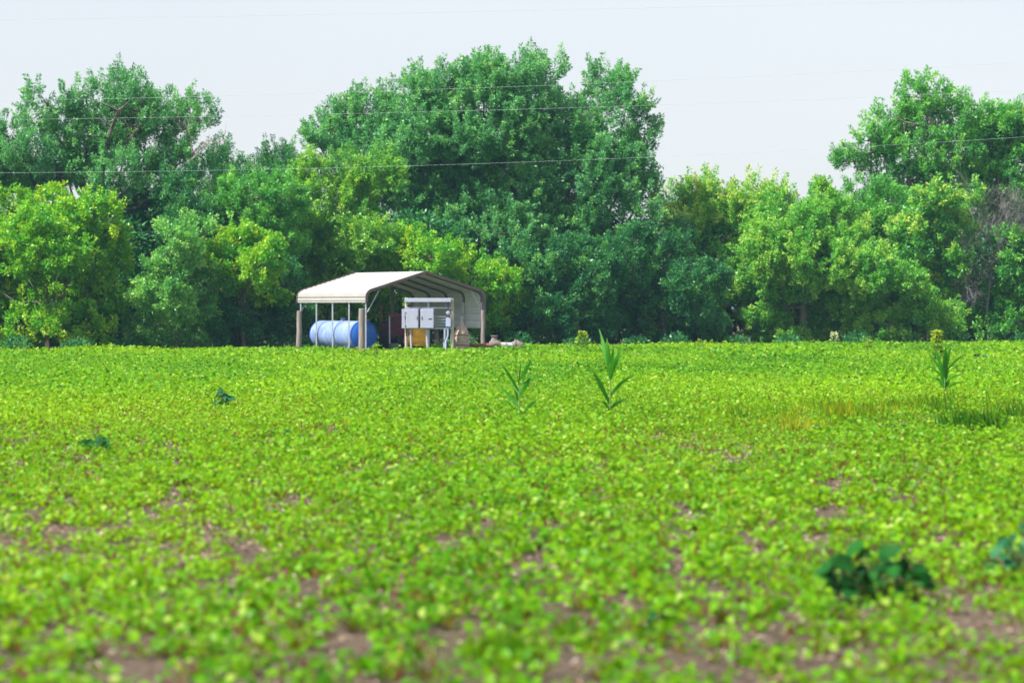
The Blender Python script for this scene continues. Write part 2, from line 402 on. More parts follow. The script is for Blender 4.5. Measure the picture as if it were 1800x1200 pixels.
def grow(name, label, cat, group, base_px, D, blobs, mat, seed, leaf=(.20, .085), cov=1.0, shoot=(.75, .22), up=.55,
         tip=None, trunk_r=.22, fork=.35, limbs=True, extra=None, sub=13, tpl='diamond', root=None, front=()):
    R = np.random.default_rng(seed)
    ppm = F / D
    leaf = (leaf[0] * .74, leaf[1] * .74)
    bx = (base_px - 900) / F * D
    root = root or empty(name, (bx, D, 0))
    if label: tag(root, label, cat, group)
    off = np.array([bx, D, 0.0])
    Ls = Leaves(); wood = MB()
    cs = []
    for bl in blobs:
        px, py, rx, ry = bl[:4]
        dz = bl[4] if len(bl) > 4 else R.normal(0, .8) + (1.3 if py > 515 else (-.5 if py < 450 else 0))
        c = P(px, py, D + dz); c[2] = max(c[2] - (.85 if c[2] > 9 else (.45 if c[2] > 6 else .15)), .3)
        rad = np.array([rx / ppm, min(max(.8 * rx / ppm, .8), 2.6), ry / ppm])
        cs.append((c, rad))
    zmin = min(c[2] - r[2] * .3 for c, r in cs)
    top = max(c[2] for c, r in cs)
    # trunk and limbs
    fk = np.array([bx, D, max(.6, top * fork)])
    tr = bez((bx, D, -.15), fk, np.array([R.normal(0, .15), 0, 0]), 5)
    wood.tube(tr, list(np.linspace(trunk_r * 1.25, trunk_r * .85, 5)), 9)
    for c, rad in cs:
        if limbs:
            r0 = trunk_r * (.2 + .22 * R.random())
            st = fk if R.random() < .6 else tr[3]
            pts = bez(st, c, np.array([R.normal(0, .4), R.normal(0, .3), -abs(R.normal(0, .5)) + .1]) + .28 * np.array([(c - st)[0], 0, -abs((c - st)[0])]), 8)
            jit = R.normal(0, .07, (8, 3)); jit[0] = jit[-1] = 0; pts = [p_ + j_ for p_, j_ in zip(pts, jit)]
            wood.tube(pts, list(np.linspace(r0, r0 * .25, 8)), 6)
        # sub blobs
        ns = max(4, int(sub * (.6 + .4 * rad[0])))
        dirs = unit(R.normal(0, 1, (ns * 2, 3)))
        w_ = np.where(dirs[:, 1] > .5, .45, 1.0) * np.where(dirs[:, 2] < -.6, .45, 1.0)
        dirs = dirs[R.random(ns * 2) < w_][:ns]
        subs = [(c + dd * rad * (.60 + .32 * R.random()), rad * (.30 + .2 * R.random()), dd) for dd in dirs]
        subs.append((c, rad * .55, None))
        for sc_, sr, dd in subs:
            if limbs:
                wood.tube(bez(c, sc_, R.normal(0, .1, 3), 3), [.035, .022, .012], 4, caps=False)
            area = 4 * math.pi * (((sr[0] * sr[1]) ** 1.6 + (sr[0] * sr[2]) ** 1.6 + (sr[1] * sr[2]) ** 1.6) / 3) ** (1 / 1.6)
            nsh = max(3, int(cov * .85 * area / (shoot[0] * shoot[1] * 2.0)))
            q = unit(R.normal(0, 1, (nsh, 3)))
            if dd is not None:   # outer half matters
                flip = (q @ dd) < -.35; q[flip] = -q[flip]
            f = 1.02 - .45 * R.random(nsh) ** 2
            sc = sc_ + q * sr * f[:, None]
            ax = unit(q * (1 - up) + np.array([0, 0, up]) + R.normal(0, .28, (nsh, 3)))
            sl_ = shoot[0] * (.55 + .8 * R.random(nsh))
            st_ = R.random(nsh); sbt = R.random()
            per = max(6, int(1.35 * shoot[0] * shoot[1] * 2 / (leaf[0] * leaf[1] * .5)))
            ii = np.repeat(np.arange(nsh), per); N = len(ii)
            t = R.random(N)
            rv = R.normal(0, 1, (N, 3)); rv = unit(rv - (rv * ax[ii]).sum(1, keepdims=True) * ax[ii])
            rr = shoot[1] * (1.05 - .75 * t) * np.sqrt(R.random(N))
            pos = sc[ii] + ax[ii] * (sl_[ii] * (t - .35))[:, None] + rv * rr[:, None]
            dv = ax[ii] * .7 + rv * .75 + R.normal(0, .35, (N, 3)) + np.array([0, 0, -.12])
            nn = rv * .35 + q[ii] * .35 + np.array([0, -.05, .65]) + R.normal(0, .5, (N, 3))
            tt = -.06 + .34 * R.random(N) + .36 * st_[ii] + .28 * sbt + .12 * t
            if tip: tt = tt + tip * (t > .55) * (pos[:, 2] > c[2]) * R.random(N)
            ln = leaf[0] * (.65 + .7 * R.random(N))
            ok = pos[:, 2] > .05
            Ls.add((pos - off)[ok], dv[ok], nn[ok], ln[ok], (ln * leaf[1] / leaf[0] * (.8 + .4 * R.random(N)))[ok], np.clip(tt, 0, 1)[ok], tpl)
    for r0, poly in front:
        pts = [P(a, b_, D - .6 - .35 * k) for k, (a, b_) in enumerate(poly)]
        fine = []
        for k in range(len(pts) - 1):
            for t in (0, .33, .66): fine.append(pts[k] * (1 - t) + pts[k + 1] * t + R.normal(0, .05, 3))
        fine.append(pts[-1])
        wood.tube(fine, list(np.linspace(r0, r0 * .35, len(fine))), 7)
        for k in range(2, len(fine)):
            for q in range(2):
                dv = R.normal(0, 1, 3) * [1, .5, .6] + [0, -.3, .5]
                wood.tube(bez(fine[k], fine[k] + unit(dv) * (.6 + .8 * R.random()), R.normal(0, .1, 3), 4), [r0 * .3, r0 * .22, r0 * .15, .01], 4, caps=False)
    wood.v = [(v[0] - off[0], v[1] - off[1], v[2] - off[2]) for v in wood.v]
    wood.build('trunk', BARK, root, smooth=True)
    Ls.build('crown', mat, root)
    if extra: extra(root, off, R)
    return root

def twigs(mb, p, d, ln, r, lev, R, spread=.55, seg=3, up=.1):
    pts = [p]; rad = [r]
    for k in range(seg):
        d = unit(d + R.normal(0, .16, 3) + np.array([0, 0, up * .3])); p = p + d * ln / seg
        pts.append(p); rad.append(r * (1 - .55 * (k + 1) / seg))
    mb.tube(pts, rad, 5 if lev > 1 else 3, caps=False)
    if lev == 0: return
    for k in range(4 + (lev < 3) * 2):
        q = pts[R.integers(1, len(pts))]
        twigs(mb, q, unit(d + R.normal(0, spread, 3)), ln * (.5 + .3 * R.random()), r * .5, lev - 1, R, spread, seg, up)

def dead_limb(root, off, R):
    mb = MB(); D = 135
    for a, b in [((338, 270), (352, 200)), ((345, 268), (395, 232)), ((330, 285), (372, 240))]:
        p0 = P(*a, D - 1.5); p1 = P(*b, D - 1.7)
        twigs(mb, p0 - off, unit(p1 - p0), np.linalg.norm(p1 - p0) * .6, .026, 2, R, .45)
    mb.build('dead_branch', TANWOOD, root)

TG = 'tall trees of the tree line'; MG = 'middle trees of the tree line'; BG = 'bushes along the field edge'
grow('tall_tree', 'tall spreading grey green tree at far left with forked bare limbs showing', 'tree', TG, 172, 135,
     [(90, 162, 50, 54), (40, 235, 55, 58), (130, 212, 52, 52), (205, 148, 55, 50), (245, 165, 48, 48), (172, 225, 60, 45), (290, 188, 42, 48), (345, 182, 33, 45),
      (335, 235, 42, 40), (255, 238, 52, 42), (15, 290, 45, 38), (75, 285, 45, 32), (-30, 250, 50, 55), (310, 285, 40, 30), (120, 295, 50, 30), (210, 290, 45, 32), (130, 255, 45, 40), (215, 205, 50, 45), (30, 320, 50, 25), (200, 320, 40, 22)],
     M_GREY, 101, leaf=(.19, .065), cov=.50, front=[(.2, [(175, 345), (180, 290), (195, 240), (208, 195)]), (.15, [(165, 335), (122, 312), (70, 284)]), (.12, [(186, 285), (232, 240), (252, 215)]), (.1, [(90, 290), (95, 230), (85, 190)])], shoot=(1.05, .15), up=.68, trunk_r=.34, fork=.55, extra=dead_limb)
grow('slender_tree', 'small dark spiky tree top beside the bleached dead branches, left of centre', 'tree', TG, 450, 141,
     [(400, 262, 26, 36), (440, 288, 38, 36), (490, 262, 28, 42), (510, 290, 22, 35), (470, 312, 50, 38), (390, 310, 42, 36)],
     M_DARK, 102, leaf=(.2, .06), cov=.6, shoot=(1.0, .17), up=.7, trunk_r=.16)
grow('giant_tree', 'largest broad domed tree rising behind the carport at centre', 'tree', TG, 905, 144,
     [(590, 215, 48, 42), (555, 212, 16, 20), (650, 190, 55, 52), (640, 255, 65, 50), (715, 158, 58, 58), (780, 128, 50, 42), (760, 225, 85, 75), (850, 118, 48, 42), (905, 100, 38, 38), (955, 103, 36, 42),
      (850, 195, 85, 80), (940, 180, 62, 65), (990, 195, 34, 50), (1012, 200, 30, 42), (1030, 245, 35, 45), (1062, 128, 36, 46), (1100, 160, 42, 48), (1128, 228, 38, 55), (1062, 240, 58, 55), (1095, 300, 58, 55), (1118, 352, 34, 38),
      (1000, 290, 75, 75), (900, 290, 88, 80), (800, 315, 88, 70), (715, 315, 70, 60), (950, 385, 90, 60), (860, 395, 80, 60), (1050, 375, 55, 45), (770, 385, 60, 50)],
     M_GREY, 103, leaf=(.20, .08), cov=.74, front=[(.2, [(940, 490), (985, 400), (1015, 335), (1030, 290)]), (.16, [(1035, 400), (1062, 340), (1085, 295)]), (.14, [(925, 440), (930, 350), (925, 260), (930, 215)]), (.1, [(860, 420), (868, 350), (872, 310)])], shoot=(1.0, .16), up=.62, trunk_r=.55, fork=.4)
grow('tall_tree', 'tall airy dark green tree at right with its limbs showing against the sky', 'tree', TG, 1605, 153,
     [(1622, 148, 46, 40), (1572, 188, 42, 38), (1530, 218, 38, 28), (1500, 256, 32, 17), (1645, 198, 58, 45), (1692, 182, 36, 42), (1722, 200, 30, 38), (1560, 238, 40, 30), (1625, 255, 58, 48), (1685, 255, 45, 45),
      (1548, 300, 38, 45), (1575, 335, 40, 38), (1640, 320, 50, 40)],
     M_MID, 104, leaf=(.24, .085), cov=.48, front=[(.16, [(1600, 350), (1594, 270), (1590, 215)]), (.11, [(1596, 300), (1548, 272), (1512, 268)]), (.12, [(1608, 330), (1625, 260), (1635, 205)])], shoot=(.95, .16), up=.55, trunk_r=.3, fork=.45)
grow('tall_tree', 'tall dense tree cut off by the right edge, beside the airy tall tree', 'tree', TG, 1775, 154,
     [(1772, 198, 40, 38), (1745, 215, 36, 36), (1735, 245, 45, 48), (1805, 255, 55, 58), (1755, 305, 55, 48), (1820, 330, 60, 50), (1850, 230, 50, 60), (1720, 350, 45, 35), (1790, 380, 60, 40)],
     M_MID, 105, leaf=(.24, .09), cov=.85, shoot=(.75, .22), up=.5, trunk_r=.28)

grow('olive_tree', 'olive yellow green tree against the left flank of the giant tree', 'tree', MG, 575, 137,
     [(555, 300, 42, 32), (610, 288, 38, 34), (660, 300, 42, 40), (525, 360, 52, 45), (600, 375, 68, 52), (640, 420, 42, 55), (555, 435, 68, 58), (650, 480, 40, 50), (510, 500, 55, 65), (580, 520, 60, 60)],
     M_OLIVE, 106, leaf=(.2, .08), cov=.85, shoot=(1.0, .16), up=.65, trunk_r=.2)
grow('green_tree', 'mid green tree below the slender dark tree top', 'tree', MG, 440, 134.5,
     [(395, 352, 50, 42), (450, 335, 52, 42), (500, 335, 36, 44), (420, 405, 62, 42), (480, 410, 50, 50), (470, 480, 50, 50)],
     M_MID, 107, leaf=(.19, .075), cov=.85, shoot=(.75, .2), up=.55, trunk_r=.18)
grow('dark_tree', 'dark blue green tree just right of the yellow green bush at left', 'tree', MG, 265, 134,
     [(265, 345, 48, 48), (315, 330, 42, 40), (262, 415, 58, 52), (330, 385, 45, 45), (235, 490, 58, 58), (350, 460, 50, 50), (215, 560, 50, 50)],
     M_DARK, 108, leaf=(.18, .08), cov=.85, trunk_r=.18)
grow('bright_tree', 'bright feathery green tree right of the giant tree, highest of the low hedge', 'tree', MG, 1280, 148,
     [(1238, 338, 44, 38), (1200, 350, 32, 40), (1320, 342, 44, 40), (1365, 350, 30, 36), (1270, 380, 68, 55), (1330, 415, 68, 48), (1205, 405, 50, 48), (1390, 375, 40, 32)],
     M_LIGHT, 109, leaf=(.22, .085), cov=.9, shoot=(1.0, .17), up=.55, tip=.35, trunk_r=.2)
grow('light_tree', 'light green rounded tree with one thin sapling tip, right of centre', 'tree', MG, 1415, 145,
     [(1400, 400, 66, 48), (1462, 378, 56, 42), (1440, 332, 15, 26), (1350, 455, 78, 58), (1440, 462, 68, 58), (1330, 535, 68, 58), (1415, 545, 68, 55), (1285, 490, 50, 55), (1480, 540, 50, 60), (1395, 588, 62, 24, .9)],
     M_LIGHT, 110, leaf=(.2, .085), cov=.9, shoot=(.75, .22), up=.5, trunk_r=.2)
grow('shaded_tree', 'green leaning tree under the airy tall tree at right', 'tree', MG, 1540, 149.5,
     [(1515, 345, 42, 40), (1570, 365, 48, 42), (1500, 410, 58, 48), (1560, 430, 58, 48), (1600, 390, 40, 40)],
     M_MID, 111, leaf=(.2, .08), cov=.85, up=.5, trunk_r=.17)
grow('yellow_tipped_tree', 'leafy green tree with yellow tipped top shoots, left of the dead grey tree', 'tree', MG, 1650, 147,
     [(1648, 345, 38, 38), (1700, 352, 28, 38), (1640, 405, 52, 48), (1600, 430, 48, 48), (1678, 430, 34, 52), (1650, 490, 48, 50), (1615, 500, 45, 50)],
     M_MID, 112, leaf=(.24, .10), cov=.85, tip=.6, up=.55, trunk_r=.18)

grow('yellow_bush', 'sunlit yellow green bush at the left edge of the photo', 'bush', BG, 85, 127.5,
     [(25, 372, 52, 48), (110, 368, 60, 46), (172, 385, 42, 42), (60, 435, 78, 58), (160, 440, 58, 55), (15, 500, 48, 58), (100, 515, 78, 58), (180, 510, 40, 45), (40, 570, 60, 45), (-40, 430, 50, 70), (130, 580, 70, 40)],
     M_YEL, 113, leaf=(.21, .11), cov=.8, shoot=(.7, .23), up=.5, trunk_r=.12)
grow('pale_bush', 'pale silvery green bush between the left bush and the yellow patch', 'bush', BG, 310, 127,
     [(300, 438, 46, 46), (345, 408, 36, 32), (298, 505, 56, 56), (325, 565, 58, 46), (250, 570, 40, 40), (360, 500, 36, 50), (300, 598, 60, 24)],
     M_PALE, 114, leaf=(.17, .085), cov=.85, shoot=(.65, .22), trunk_r=.1)
grow('yellow_bush', 'small yellow leaved bush left of the carport', 'bush', BG, 430, 128,
     [(425, 432, 44, 36), (452, 468, 34, 30), (405, 470, 38, 34), (440, 420, 24, 24), (385, 455, 26, 26), (475, 440, 22, 22), (425, 525, 42, 42), (470, 510, 26, 26)],
     M_YEL, 115, leaf=(.19, .10), cov=.7, shoot=(.6, .2), trunk_r=.1)
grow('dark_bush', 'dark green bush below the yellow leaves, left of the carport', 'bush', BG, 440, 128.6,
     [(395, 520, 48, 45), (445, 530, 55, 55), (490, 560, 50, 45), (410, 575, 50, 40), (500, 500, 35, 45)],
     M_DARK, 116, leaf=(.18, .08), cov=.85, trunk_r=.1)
grow('yellow_bush', 'yellow green bush directly behind the carport roof', 'bush', BG, 770, 136,
     [(715, 428, 38, 34), (690, 455, 30, 26), (760, 448, 44, 34), (800, 458, 38, 34), (835, 488, 42, 34), (880, 495, 36, 34), (900, 528, 28, 28), (740, 505, 64, 46), (850, 545, 50, 42), (660, 520, 45, 55)],
     M_YEL, 117, leaf=(.2, .10), cov=.75, shoot=(.65, .22), trunk_r=.12)
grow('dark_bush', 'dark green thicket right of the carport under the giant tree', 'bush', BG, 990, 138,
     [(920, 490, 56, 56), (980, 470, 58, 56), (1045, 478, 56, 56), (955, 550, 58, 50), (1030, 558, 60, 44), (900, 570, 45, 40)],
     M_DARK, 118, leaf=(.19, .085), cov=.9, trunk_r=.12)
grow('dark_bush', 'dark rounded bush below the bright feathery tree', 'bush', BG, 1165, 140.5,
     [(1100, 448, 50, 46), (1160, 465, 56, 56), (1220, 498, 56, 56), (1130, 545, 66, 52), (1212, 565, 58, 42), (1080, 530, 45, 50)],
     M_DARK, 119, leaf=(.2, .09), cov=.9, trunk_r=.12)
grow('green_bush', 'mid green bush in front of the leaning tree, right of centre', 'bush', BG, 1565, 144,
     [(1560, 478, 66, 46), (1605, 530, 56, 52), (1520, 548, 66, 52), (1640, 565, 46, 42), (1570, 575, 60, 35), (1560, 591, 62, 22, .9)],
     M_LIGHT, 120, leaf=(.19, .085), cov=.9, trunk_r=.12)
grow('green_bush', 'arching green bush at the right edge below the dead tree', 'bush', BG, 1785, 146.5,
     [(1785, 438, 40, 34), (1825, 470, 58, 58), (1762, 500, 30, 40), (1745, 565, 46, 38), (1800, 560, 60, 50), (1850, 540, 60, 60), (1712, 575, 40, 32), (1735, 540, 30, 30)],
     M_MID, 121, leaf=(.24, .10), cov=.9, up=.35, trunk_r=.12)

# dead grey tree
R = np.random.default_rng(77)
D = 146.2
r0 = empty('dead_tree', (*P(1740, 0, D)[:2], 0)); tag(r0, 'leafless grey dead tree with fine twigs near the right edge', 'tree', MG)
off = np.array(r0.location)
tk = MB(); tk.tube([P(1738, 609, D) - off, P(1735, 540, D) - off, P(1742, 480, D) - off, P(1755, 420, D) - off], [.08, .07, .05, .03], 8)
tk.build('trunk', DEADWOOD, r0, smooth=True)
tw = MB()
for a, b in [((1755, 440), (1758, 350)), ((1750, 450), (1715, 375)), ((1755, 430), (1805, 360)), ((1745, 470), (1700, 430)), ((1750, 440), (1780, 350)), ((1740, 490), (1690, 480)),
             ((1738, 520), (1680, 490)), ((1738, 510), (1770, 470)), ((1736, 540), (1665, 530)), ((1755, 425), (1735, 350)), ((1755, 430), (1830, 390)), ((1737, 530), (1700, 500)), ((1750, 455), (1725, 360)), ((1752, 445), (1768, 355)), ((1748, 470), (1712, 410)), ((1750, 460), (1790, 400)), ((1742, 490), (1705, 460)), ((1745, 480), (1780, 440)), ((1738, 530), (1675, 515)), ((1738, 520), (1720, 450)), ((1755, 440), (1815, 370)), ((1750, 450), (1700, 395))]:
    p0 = P(*a, D) - off; p1 = P(*b, D + R.normal(0, .5)) - off
    twigs(tw, p0, unit(p1 - p0), np.linalg.norm(p1 - p0) * .8, .035, 3, R, .5)
tw.build('branches', DEADWOOD, r0)

# shaded mass behind and under the tree line (reads as one mass)
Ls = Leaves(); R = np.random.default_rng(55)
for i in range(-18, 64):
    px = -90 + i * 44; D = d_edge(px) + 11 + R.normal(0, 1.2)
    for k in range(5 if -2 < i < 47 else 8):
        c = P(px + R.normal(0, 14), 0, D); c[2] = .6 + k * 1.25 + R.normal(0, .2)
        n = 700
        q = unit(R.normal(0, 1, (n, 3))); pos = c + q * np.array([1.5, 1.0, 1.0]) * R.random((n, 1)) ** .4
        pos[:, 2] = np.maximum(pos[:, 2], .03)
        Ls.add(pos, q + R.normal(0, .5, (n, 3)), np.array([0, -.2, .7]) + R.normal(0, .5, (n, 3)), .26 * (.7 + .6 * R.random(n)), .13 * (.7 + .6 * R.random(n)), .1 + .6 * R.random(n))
for i in range(20):   # low weeds at the foot of the trees
    px = -60 + i * 97 + R.normal(0, 10); D = d_edge(px) + 2.2 + R.random() * 2
    c = P(px, 0, D); c[2] = .2
    n = 260; q = unit(R.normal(0, 1, (n, 3))); q[:, 2] = abs(q[:, 2])
    hh = .25 + .3 * R.random()
    pos = c + q * np.array([.7, .6, hh]) * R.random((n, 1)) ** .5
    Ls.add(pos, q + R.normal(0, .5, (n, 3)), np.array([0, -.2, .7]) + R.normal(0, .5, (n, 3)), .16 * (.7 + .6 * R.random(n)), .08 * (.7 + .6 * R.random(n)), .1 + .6 * R.random(n))
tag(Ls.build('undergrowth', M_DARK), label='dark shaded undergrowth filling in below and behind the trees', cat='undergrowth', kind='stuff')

# ================================================================ CARPORT
def cbox(mb, u, v, z, su, sv, sz): mb.box(CP(u, v, z), (su, sv, sz), rz=TH)
ROOFM = solid('cream_sheet_metal', (.36, .35, .345), rough=.6, var=.06, scale=2, spec=.4, dirt=(.5, .44, .38), dirt_amt=.25)
WALLM = solid('pale_sheet_metal', (.83, .86, .93), rough=.5, var=.06, scale=2, dirt=(.6, .57, .55), dirt_amt=.3)
GALV = solid('galvanised_steel', (.46, .48, .60), rough=.45, var=.12, scale=9, metal=.35, dirt=(.3, .24, .2), dirt_amt=.25)
HOOP = solid('shaded_hoop_steel', (.20, .19, .205), rough=.55, var=.15, scale=7, metal=.2)  # darker than the posts: shade under the roof is put into this colour
TRIM = solid('brown_trim', (.16, .11, .115), rough=.55, var=.12, scale=5)
TRIM2 = solid('cream_trim', (.27, .26, .25), rough=.6, var=.1)
RUST = solid('rusty_red', (.20, .06, .055), rough=.8, var=.3, scale=8, dirt=(.16, .09, .06), dirt_amt=.7)
cp = empty('carport', A0, 0); tag(cp, 'cream metal carport with low gable roof standing over the tank and engine', 'carport')
def local(o):  # builders work in world coordinates; move to the thing's frame
    root = o.parent; me = o.data
    while root.parent: root = root.parent
    T = Matrix.Translation(-Vector(root.location)); me.transform(T); return o
# profile of the shell in (u, z)
def profile():
    pts = [(0.0, 2.13), (0.0, 2.36)]
    for k in range(1, 6):
        a = math.radians(180 - 72 * k / 5); pts.append((.34 + .34 * math.cos(a), 2.36 + .34 * math.sin(a) * .92))
    sl = 0.295
    u0, z0 = pts[-1]
    pts.append((CW / 2, z0 + (CW / 2 - u0) * sl))
    return pts + [(CW - u, z) for u, z in reversed(pts[:-1])]
prof = profile()
def resample(pts, step):
    out = [pts[0]]
    for a, b in zip(pts[:-1], pts[1:]):
        L_ = math.hypot(b[0] - a[0], b[1] - a[1]); n = max(1, round(L_ / step))
        out += [(a[0] + (b[0] - a[0]) * k / n, a[1] + (b[1] - a[1]) * k / n) for k in range(1, n + 1)]
    return out
def sheet(pts, v0, v1, th=.012, rib=.022, step=.06):
    pr = resample(pts, step); mb = MB(); n = len(pr); nrm = []
    for i in range(n):
        a = pr[max(i - 1, 0)]; b_ = pr[min(i + 1, n - 1)]; t = (b_[0] - a[0], b_[1] - a[1]); l = math.hypot(*t); nrm.append((-t[1] / l, t[0] / l))
    outp = []; inn = []
    for i, (q, m_) in enumerate(zip(pr, nrm)):
        h = rib if i % 4 == 2 else 0
        outp.append((q[0] + m_[0] * (h + th), q[1] + m_[1] * (h + th))); inn.append((q[0] + m_[0] * h, q[1] + m_[1] * h))
    V = [CP(u, v, z) for v in (v0, v1) for (u, z) in outp + inn]
    N = 2 * n; Fs = []
    for i in range(n - 1):
        Fs += [(i, i + 1, N + i + 1, N + i), (n + i + 1, n + i, N + n + i, N + n + i + 1), (i + 1, i, n + i, n + i + 1), (N + i, N + i + 1, N + n + i + 1, N + n + i)]
    Fs += [(0, N, N + n, n), (n - 1, 2 * n - 1, N + 2 * n - 1, N + n - 1)]
    mb.raw(V, Fs); return mb
iright = len(prof) - 2
rf = local(sheet(prof[:iright + 1], -.12, CL + .12).build('roof', ROOFM, cp))
rf.data.materials.append(WALLM)          # underside in the paler wall colour
for k_, p_ in enumerate(rf.data.polygons):
    if k_ % 4 == 1 and k_ < len(rf.data.polygons) - 2: p_.material_index = 1
local(sheet([(CW, 2.355), (CW, 1.02)], -.02, CL + .02, step=.075, rib=.03).build('side_wall', WALLM, cp))
# hoops
hv = [.05, 1.62, 3.2, 4.78, 6.35]
inner = [(.05, 2.13)] + [(u + (.05 if u < .3 else (-.05 if u > CW - .3 else 0)), z - (.05 if z > 2.4 else 0)) for u, z in prof[1:-1]] + [(CW - .05, 2.13)]
for v in hv:
    mb = MB(); mb.tube([CP(u, v, z) for u, z in inner], .045, 4, square=True); local(mb.build('hoop', HOOP, cp))
    for u in (.05, CW - .05):
        mb = MB(); mb.tube([CP(u, v, -.05), CP(u, v, 2.14)], .042, 4, square=True); local(mb.build('post', GALV, cp))
for u in (.05, CW - .05):
    mb = MB(); mb.tube([CP(u, 0, .05), CP(u, CL, .05)], .04, 4, square=True); local(mb.build('base_rail', GALV, cp))
for u0, u1 in ((.07, .62), (CW - .07, CW - .62)):
    for v in (.0, CL):
        mb = MB(); mb.tube([CP(u0, v - .05, 1.72), CP(u1, v - .05, 2.62)], .022, 6); local(mb.build('brace', GALV, cp))
for u in (-.016,):
    mb = MB(); mb.box(CP(u - .004, CL / 2, 2.375), (.022, CL + .25, .03), rz=TH); local(mb.build('eave_seam', TRIM2, cp))
# gable trims
for v, s in ((-.13, 1), (CL + .13, 1)):
    mb = MB()
    outl = [(u, z) for u, z in prof]
    outl[0] = (0, 2.13); outl[-1] = (CW, 1.0)
    n = len(outl)
    for i in range(n - 1):
        a, b_ = outl[i], outl[i + 1]
        c = ((a[0] + b_[0]) / 2, (a[1] + b_[1]) / 2); L_ = math.hypot(b_[0] - a[0], b_[1] - a[1]); ang = math.atan2(b_[1] - a[1], b_[0] - a[0])
        M = Matrix.Rotation(TH, 3, 'Z') @ Matrix.Rotation(-ang, 3, 'Y')
        mb.box(CP(c[0], v + .001 * i, c[1] + .0), (L_ + .02, .05, .11), M=M)
    local(mb.build('gable_trim', TRIM, cp))

# ================================================================ BLUE TANK
TSIDE = solid('pale_blue_paint', (.19, .28, .55), rough=.5, var=.1, scale=2, spec=.35, dirt=(.36, .43, .60), dirt_amt=.6)  # shell paint, a paler blue than the end caps
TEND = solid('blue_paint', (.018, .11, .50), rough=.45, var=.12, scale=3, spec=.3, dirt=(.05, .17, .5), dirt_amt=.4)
tb = CP(.72, 3.5, 0); tk = empty('storage_tank', tb); tag(tk, 'horizontal blue cylindrical storage tank lying under the carport behind its posts', 'tank')
c0 = CP(.72, 1.55, .74); TL = 4.0; TR = .61
mb = MB(); mb.lathe([(.0, TR), (TL * .32, TR), (TL * .325, TR + .012), (TL * .335, TR + .012), (TL * .34, TR), (TL * .66, TR), (TL * .665, TR + .012), (TL * .675, TR + .012), (TL * .68, TR), (TL, TR)], c0, VV, 48)
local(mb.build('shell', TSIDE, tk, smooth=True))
dome = [(-.13, .02), (-.125, .18), (-.105, .34), (-.07, .48), (-.03, .57), (.002, TR - .002)]
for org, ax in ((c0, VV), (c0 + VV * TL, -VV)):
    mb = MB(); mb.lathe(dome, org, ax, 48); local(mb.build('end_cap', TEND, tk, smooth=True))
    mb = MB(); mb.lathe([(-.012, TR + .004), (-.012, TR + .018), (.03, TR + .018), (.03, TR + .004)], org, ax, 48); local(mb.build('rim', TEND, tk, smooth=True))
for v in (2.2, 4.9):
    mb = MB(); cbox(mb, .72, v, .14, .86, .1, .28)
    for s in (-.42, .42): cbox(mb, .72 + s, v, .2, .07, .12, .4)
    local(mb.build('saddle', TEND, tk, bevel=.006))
mb = MB(); mb.lathe([(0, .12), (.1, .12), (.1, .15), (.13, .15), (.15, .05)], CP(.72, 3.5, .74 + TR - .02), (0, 0, 1), 20); local(mb.build('filler_cap', TSIDE, tk, smooth=True))

# ================================================================ WOODEN POSTS
WOOD = solid('weathered_wood', (.25, .215, .20), rough=.9, var=.3, scale=14, spec=.15, bump=.6, stretch=(1, 1, .12), dirt=(.2, .16, .13), dirt_amt=.5)
def wpost(px, D, ytop, r, label, lean=0.0):
    x = (px - 900) / F * D; zt = H - (ytop - Y0) / F * D
    o = empty('wooden_post', (x, D, 0)); tag(o, label, 'post', 'wooden posts around the carport')
    R = np.random.default_rng(int(px))
    pts = [(lean * t * zt + R.normal(0, .006), R.normal(0, .006), -.2 + (zt + .2) * t) for t in np.linspace(0, 1, 8)]
    mb = MB(); mb.tube(pts, [r * (1.06 - .12 * t) * (1 + R.normal(0, .02)) for t in np.linspace(0, 1, 8)], 12); mb.build('shaft', WOOD, o, smooth=True)
    mb = MB(); mb.tube([(lean * zt, 0, zt - .004), (lean * zt, 0, zt + .02)], [r * .93, r * .8], 12); mb.build('cut_top', WOOD, o, smooth=True)
    return o
wpost(525, 123.9, 547, .115, 'round weathered wooden post at the left end of the carport', .015)
wpost(636, 119.2, 543, .135, 'thick square topped wooden post in front of the blue tank end')
wpost(849, 122.6, 546, .085, 'pale wooden post beside the right corner of the carport wall')
wpost(690, 126.5, 503, .075, 'tall brown wooden post standing inside the carport behind the engine')

# ================================================================ ENGINE
ENGM = solid('dark_engine_metal', (.07, .04, .06), rough=.6, var=.4, scale=9, dirt=(.12, .05, .05), dirt_amt=.6)
ENGR = solid('maroon_engine_paint', (.20, .03, .06), rough=.55, var=.3, scale=6, dirt=(.05, .03, .04), dirt_amt=.6)
ENGB = solid('black_rubber', (.02, .022, .03), rough=.7, var=.3)
ENGG = solid('green_grey_paint', (.07, .13, .11), rough=.6, var=.3)
eg = empty('pump_engine', CP(2.55, 2.4, 0)); tag(eg, 'dark maroon diesel pump engine standing under the carport', 'engine')
def eb(name, u, v, z, su, sv, sz, mat, bev=.015, n=1):
    mb = MB(); cbox(mb, u, v, z, su, sv, sz); return local(mb.build(name, mat, eg, bevel=bev))
eb('skid', 2.55, 2.4, .16, 1.0, 1.9, .14, ENGM)
eb('block', 2.5, 2.55, .68, .55, 1.05, .62, ENGM, .03)
eb('head', 2.5, 2.55, 1.1, .42, 1.0, .2, ENGR, .03)
mb = MB()
for k in range(4): mb.lathe([(0, .09), (.09, .09), (.12, .05)], CP(2.5, 2.15 + .26 * k, 1.2), (0, 0, 1), 14)
local(mb.build('rocker_covers', ENGM, eg, smooth=True))
rd = eb('radiator', 2.45, 1.72, 1.1, .92, .2, .95, ENGM, .02)
mb = MB()
